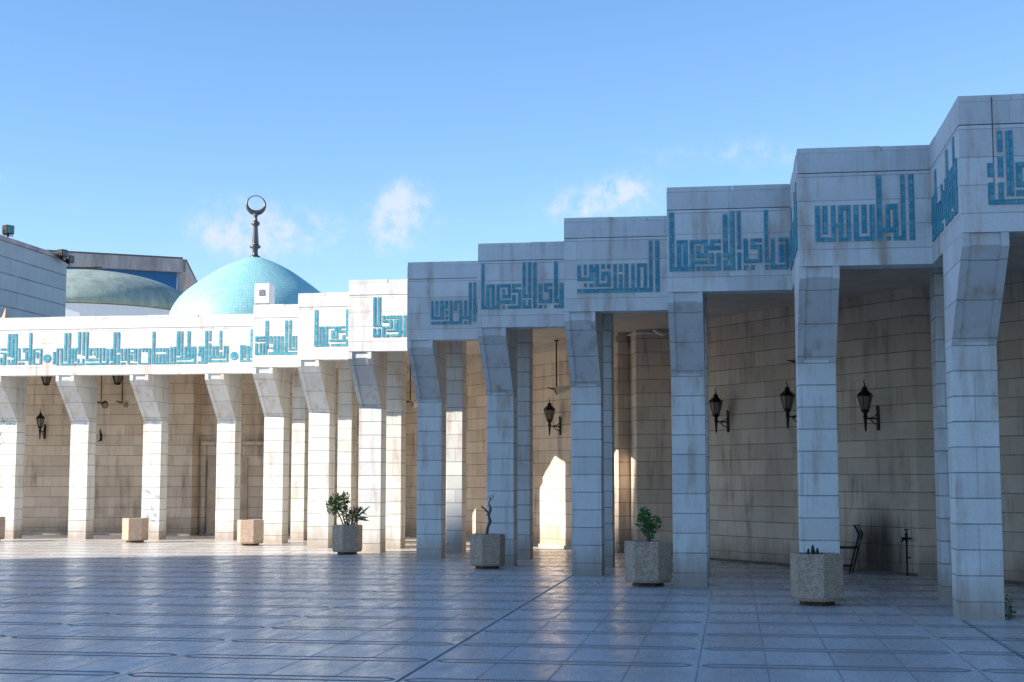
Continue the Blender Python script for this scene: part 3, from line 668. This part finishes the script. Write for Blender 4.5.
spots = [(-3.94, 2.85, 'wall lantern on the sunny tan wall above the pointed patch of light'),
         (-.06, 2.74, 'left of the two wall lanterns seen in the wide shaded opening between two piers'),
         (1.25, 2.76, 'wall lantern half hidden behind the left edge of the wide pier with the cactus planter'),
         (2.49, 2.66, 'black wall lantern nearest the right, on the dark wall above the water tap')]
for i, (a, z, lab) in enumerate(spots):
    place_lantern(wl, (a-.002, dg(a)-.002, z), RZ, lab, i == 0)
place_lantern(wl, (-19.62, 39.545, 2.98), R(0), 'wall lantern on the back wall behind the leftmost bay')
# pendant lanterns just under the ceiling
pl = thing('pendant_lantern', 'x', 'lantern', (0,0,0), 0, 'black pendant lanterns under the ceiling')
lantern_head(pl, (0,0,-.62), tail=False)
m = MB(); m.lathe([(.055,-.005),(.06,-.02),(.02,-.045)], 10); m.build('ceiling_rose', M['iron'], pl)
place_lantern(pl, (-19.35, 39.0, Z_CEIL), 0, 'pendant lantern over the wall lantern in the leftmost bay', True)
place_lantern(pl, (-17.2, 39.0, Z_CEIL), 0, 'pendant lantern above the pale spotlight, second bay from the left')
for o in (pl,) + tuple(c for c in COL.objects if c.name.startswith('pendant_lantern')):
    o.scale = (1.25, 1.25, 1.0)

# ---- ceiling-hung rods with spotlights
def rod_lamp(loc, length, rz, label, pale):
    t = thing('rod_lamp', label, 'spotlight', loc, rz, 'spotlights hung on rods from the ceiling')
    m = MB(); m.tube([(0,0,-.002),(0,0,-length)], .017, 6); m.lathe([(.05,-.003),(.05,-.03),(.02,-.04)], 10); m.build('rod', M['rust'], t)
    m = MB(); m.tube([(-.24,0,-length+.0),(-.10,0,-length-.03),(.18,0,-length-.04)], [.012,.028,.02], 6); m.build('crossbar', M['rust'], t)
    m = MB(); m.tube([(.05,-.10,-length-.10),(.19,.0,-length-.05),(.30,.06,-length-.02)], [.10,.09,.05], 12); h = m.build('lamp_head', M['white'] if pale else M['iron'], t)
    m = MB(); m.tube([(.045,-.104,-length-.102),(.03,-.118,-length-.11)], [.085,.08], 12); m.build('lens', M['glass'], h)
    return t
rod_lamp((-3.98, 33.25, Z_CEIL), 1.10, R(-20), 'spotlight on a rod above the lantern on the sunny tan wall', True)
rod_lamp((-7.93, 35.5, Z_CEIL), 1.25, R(10), 'spotlight on a rod just left of the first shaded pier', True)
rod_lamp((-17.68, 39.0, Z_CEIL), 1.02, R(80), 'dark spotlight on a rod, left of two in the second bay', False)
rod_lamp((-17.05, 39.0, Z_CEIL), 1.02, R(70), 'pale spotlight on a rod, right of two in the second bay', True)
rod_lamp((1.24, 26.4, Z_CEIL), 1.08, R(-15), 'dark spotlight whose tip shows beside the wide pier with the cactus planter', False)

# small black fittings left on the back wall
def fitting(x, z, label):
    t = thing('wall_bracket', label, 'bracket', (x, 39.548, z), 0, 'broken brackets on the back wall')
    m = MB(); m.box(-.03,.03,-.02,0,-.10,.10); m.build('plate', M['iron'], t)
    m = MB(); m.tube([(0,-.02,.05),(.04,-.16,.16),(.06,-.18,.26)], [.03,.025,.01]); m.tube([(0,-.02,-.05),(-.04,-.1,-.12)], .015); m.build('stub', M['iron'], t)
fitting(-17.90, 2.78, 'broken lantern bracket on the back wall, second bay from the left')

# ================================================================== PLANTERS AND PLANTS
def planter_proto():
    t = thing('stone_planter', 'x', 'planter', (0,0,0), 0, 'hexagonal aggregate planters along the arcade')
    Rr = .335
    m = MB(); m.lathe([(Rr*.93,.055),(Rr,.10),(Rr,.615),(Rr*.985,.63),(Rr*.80,.63),(Rr*.80,.53),(0,.53)], 6); m.build('pot', M['aggregate'], t, bevel=.006)
    m = MB(); m.lathe([(Rr*.66,.0),(Rr*.66,.056)], 6); m.build('foot', M['rust'], t)
    m = MB(); m.lathe([(Rr*.79,.56),(Rr*.5,.575),(0,.585)], 12); m.build('soil', M['soil'], t)
    return t
pp = planter_proto()
#  a, y, yaw, label, scale
PL = [(-18.80, 35.15, 10, 1.0, 'empty planter cut by the left edge of the photo'),
      (-14.93, 35.15, 22, .97, 'empty tan planter in sunlight before the third pier from the left'),
      (-11.50, 33.95, 2, .98, 'empty planter in sunlight with one bright white side'),
      (-8.13, 30.35, 28, .98, 'planter holding a low bushy shrub, at the edge of the shadow'),
      (-4.36, 25.95, 22, .97, 'planter with a bare crooked stem, in the shade'),
      (-1.27, 22.10, 59, 1.06, 'planter with a small upright leafy shrub, in the shade'),
      (1.05, 19.15, 42, 1.03, 'nearest planter, holding a tiny dark cactus')]
for i, (x, y, yaw, s, lab) in enumerate(PL):
    o = pp if i == 0 else copy_tree(pp)
    o.location = (x, y, 0); o.rotation_euler = (0, 0, R(yaw)); o.scale = (s, s, s); o['label'] = lab

def leaf(m, p, d, L, Wd, up=None):
    d = Vector(d).normalized(); s = d.cross(Vector((random.uniform(-1,1), random.uniform(-1,1), random.uniform(-.3,1)))).normalized()
    n = s.cross(d)*L*.12; p = Vector(p)
    a, b_, c, e = p, p+d*L*.45+s*Wd*.5+n, p+d*L, p+d*L*.45-s*Wd*.5+n
    mid = p+d*L*.5-n*.4
    m.face([a, b_, mid]); m.face([b_, c, mid]); m.face([c, e, mid]); m.face([e, a, mid])
def clump(m, c, r, n, L, Wd, squash=1.0):
    c = Vector(c)
    for _ in range(n):
        v = Vector((random.gauss(0,1), random.gauss(0,1), random.gauss(0,1))).normalized()
        q = v*(random.random()**.45)*r; q.z *= squash
        leaf(m, c+q, v+Vector((random.uniform(-.6,.6), random.uniform(-.6,.6), random.uniform(-.2,.7))), L*random.uniform(.7,1.25), Wd*random.uniform(.7,1.2))
# bushy shrub
x, y = -8.13, 30.35
t = thing('shrub', 'low bushy green shrub with one long grey leaf sticking out, in its planter', 'shrub', (x, y, .565)); bo = t.location.copy()
m = MB(); stems = [(-.04,0,.62,-.20,.02,1.05),(-.08,.02,.6,-.28,.0,.98),(.0,.05,.6,-.12,.1,1.15),(.08,0,.6,.16,0,.92),(.12,.03,.6,.24,.0,.86),(.05,-.05,.6,.05,-.1,.85)]
for sx, sy, sz, ex, ey, ez in stems:
    m.tube([(x+sx,y+sy,sz-.03),(x+(sx+ex)/2,y+(sy+ey)/2,(sz+ez)/2+.03),(x+ex,y+ey,ez)], [.018,.013,.007], 6)
m.build('stems', M['bark'], t, bo)
m = MB()
for c, r, n in [((-.20,0,1.10),.18,260),((-.34,.0,1.02),.13,130),((-.10,.05,1.16),.13,90),((-.16,-.05,.92),.13,80),((-.02,0,.90),.09,40)]:
    clump(m, (x+c[0], y+c[1], c[2]), r, n, .075, .035)
m.build('leaves', M['leaf'], t, bo, weld=False)
m = MB()
for c, r, n in [((.14,0,.82),.14,90),((.24,.02,.86),.10,60),((.05,0,.76),.12,50)]:
    clump(m, (x+c[0], y+c[1], c[2]), r, n, .10, .02)
for q, L in (((.55,-.1,.42), .46), ((.35,.1,.75), .3), ((.7,0,.05), .3), ((.55,.2,-.1), .32)):
    d = Vector(q).normalized(); p0 = Vector((x+.16,y,.76)); s = d.cross(Vector((0,1,0))).normalized()*.018
    m.face([p0-s, p0+s, p0+d*L*.7+s*1.1, p0+d*L, p0+d*L*.7-s*1.1])
m.build('blades', M['leaf3'], t, bo, weld=False)
# bare crooked stem
x, y = -4.36, 25.95
t = thing('bare_stem', 'bare crooked grey stem with a few twigs growing in its planter', 'plant', (x, y, .565)); bo = t.location.copy()
m = MB(); m.tube([(x-.02,y,.54),(x+.0,y,.72),(x+.045,y,.84),(x+.02,y,.95),(x+.055,y,1.05),(x+.04,y,1.12)], [.030,.026,.030,.022,.024,.016], 8)
m.tube([(x+.045,y,.84),(x+.02,y+.02,.90),(x+.035,y+.02,.94)], [.022,.02,.008], 6)
m.tube([(x+.02,y,.98),(x-.05,y,1.06),(x-.10,y,1.09),(x-.115,y,1.12)], [.020,.016,.020,.005], 6)
m.tube([(x+.05,y,1.08),(x+.02,y,1.15),(x+.045,y,1.24),(x+.06,y,1.32)], [.016,.013,.008,.003], 6)
m.tube([(x+.045,y,1.22),(x+.10,y,1.27),(x+.13,y,1.34)], [.008,.006,.002], 5); m.tube([(x+.045,y,1.22),(x+.01,y,1.30)], [.006,.002], 5)
m.tube([(x-.03,y,1.04),(x-.06,y,1.01)], [.014,.006], 5); m.tube([(x+.02,y,.95),(x-.03,y,.96)], [.018,.010], 5)
m.build('stem', M['bark'], t, bo)
m = MB(); clump(m, (x+.05,y,1.24), .07, 7, .045, .016); m.build('leaves', M['leaf3'], t, bo, weld=False)
# upright leafy shrub
x, y = -1.27, 22.10
t = thing('young_shrub', 'small upright bright green shrub on a pale stem in its planter', 'shrub', (x, y, .60)); bo = t.location.copy()
m = MB(); m.tube([(x,y,.57),(x+.01,y,.70),(x-.005,y,.82)], [.032,.03,.022], 8); m.tube([(x,y,.80),(x-.05,y,.92),(x-.06,y,1.05)], [.018,.012,.006], 6); m.tube([(x,y,.78),(x+.08,y,.88),(x+.11,y,.94)], [.018,.012,.006], 6)
m.tube([(x+.02,y,.6),(x+.04,y+.02,.72)], [.022,.016], 6)
m.build('stems', M['bark'], t, bo)
m = MB()
for c, r, n in [((-.05,0,1.03),.075,70),((-.06,0,.93),.09,80),((.10,0,.93),.085,70),((.02,0,.84),.08,60),((-.03,.0,1.11),.045,22),((.03,0,.77),.05,22)]:
    clump(m, (x+c[0], y+c[1], c[2]), r, n, .06, .038)
m.build('leaves', M['leaf2'], t, bo, weld=False)
# tiny dark cactus
x, y = 1.05, 19.15
t = thing('cactus', 'tiny dark three-fingered cactus in the nearest planter', 'cactus', (x-.02, y, .6)); bo = t.location.copy()
m = MB()
for dx, dy, h, r in ((-.02,0,.155,.024),(.03,-.02,.12,.020),(-.07,.0,.11,.019),(.075,0,.06,.016),(.0,.05,.09,.016)):
    m.tube([(x-.02+dx,y+dy,.57),(x-.02+dx*1.15,y+dy,.60+h*.6),(x-.02+dx*1.1,y+dy,.60+h)], [r*.9,r,r*.45], 7)
m.build('stem', plain('dark_cactus', (.03,.035,.03), .8), t, bo)
# leafy tip reaching in at the far left
x, y = -18.80, 35.15
t = thing('tall_sapling', 'thin sapling in the leftmost planter, only its leaf tip in view', 'sapling', (x, y, .565)); bo = t.location.copy()
m = MB(); m.tube([(x,y,.54),(x+.03,y,1.5),(x-.03,y,2.3),(x+.05,y,2.6)], [.03,.022,.015,.006], 6); m.tube([(x-.01,y,2.2),(x+.14,y,2.75),(x+.32,y,2.98)], [.010,.007,.003], 5); m.build('stem', M['bark'], t, bo)
m = MB(); clump(m, (x+.28,y,2.97), .12, 12, .11, .03); clump(m, (x+.05,y,2.6), .15, 20, .10, .03); m.build('leaves', M['leaf3'], t, bo, weld=False)
# weed at the foot of the nearest pier
x, y = 3.10, 17.45
t = thing('weed', 'small green weed growing at the foot of the nearest pier', 'weed', (x, y, 0)); bo = t.location.copy()
m = MB(); clump(m, (x,y,.07), .055, 60, .05, .022, 1.3); clump(m, (x-.01,y,.20), .035, 30, .04, .018, 2.0); m.build('leaves', M['leaf'], t, bo, weld=False)
m = MB(); m.tube([(x,y,0),(x-.01,y,.12),(x-.005,y,.27)], [.006,.005,.002], 5); m.build('stem', M['leaf'], t, bo)

# ================================================================== TAP AND CHAIR IN THE DARK BAY
a = 2.84; yw = dg(a)
t = thing('water_tap', 'standing water tap on a thin pipe against the sooty wall at the right', 'tap', (a, yw-.12, 0), RZ+0.0)
m = MB(); m.tube([(0,0,0),(0,0,.62)], .016, 8); m.tube([(0,.0,.30),(0,.10,.30)], .012, 6); m.build('pipe', M['iron'], t)
m = MB(); m.tube([(0,0,.58),(0,0,.70)], [.026,.022], 8); m.tube([(0,.0,.60),(0,-.08,.60),(0,-.10,.56)], [.02,.016,.014], 8); m.tube([(-.10,0,.62),(.10,0,.62)], .016, 6); m.tube([(0,0,.70),(0,0,.76)], .012, 6); m.tube([(-.04,0,.76),(.04,0,.76)], .012, 6); m.build('spout', M['iron'], t)
# black metal chair, seen from the side, half behind the pier
a = 2.02; c = Vector((1.86, 25.62, 0))
t = thing('metal_chair', 'black metal chair with a pale slanting back against the sooty wall', 'chair', c, R(-12))
m = MB(); m.box(-.24,.22,-.22,.22,.42,.45); m.build('seat', M['iron'], t, bevel=.01)
m = MB(); m.box(.245,.27,-.20,.20,.50,.80); bk = m.build('backrest', M['cord'], t)
for sx, sy in ((-1,-1),(-1,1)):
    m = MB(); m.tube([(-.22,sy*.21,.42),(-.24,sy*.22,0)], .016, 6); m.build('leg', M['iron'], t)
for sy in (-1, 1):
    m = MB(); m.tube([(.12,sy*.215,0),(.22,sy*.215,.40),(.30,sy*.215,.66),(.22,sy*.215,.82)], .017, 6); m.build('leg', M['iron'], t)
m = MB(); m.tube([(-.235,-.21,.12),(.15,-.21,.12)], .012, 6); m.tube([(-.235,.21,.12),(.15,.21,.12)], .012, 6); m.tube([(-.235,-.21,.05),(-.235,.21,.05)], .014, 6); m.build('stretcher', M['iron'], t)
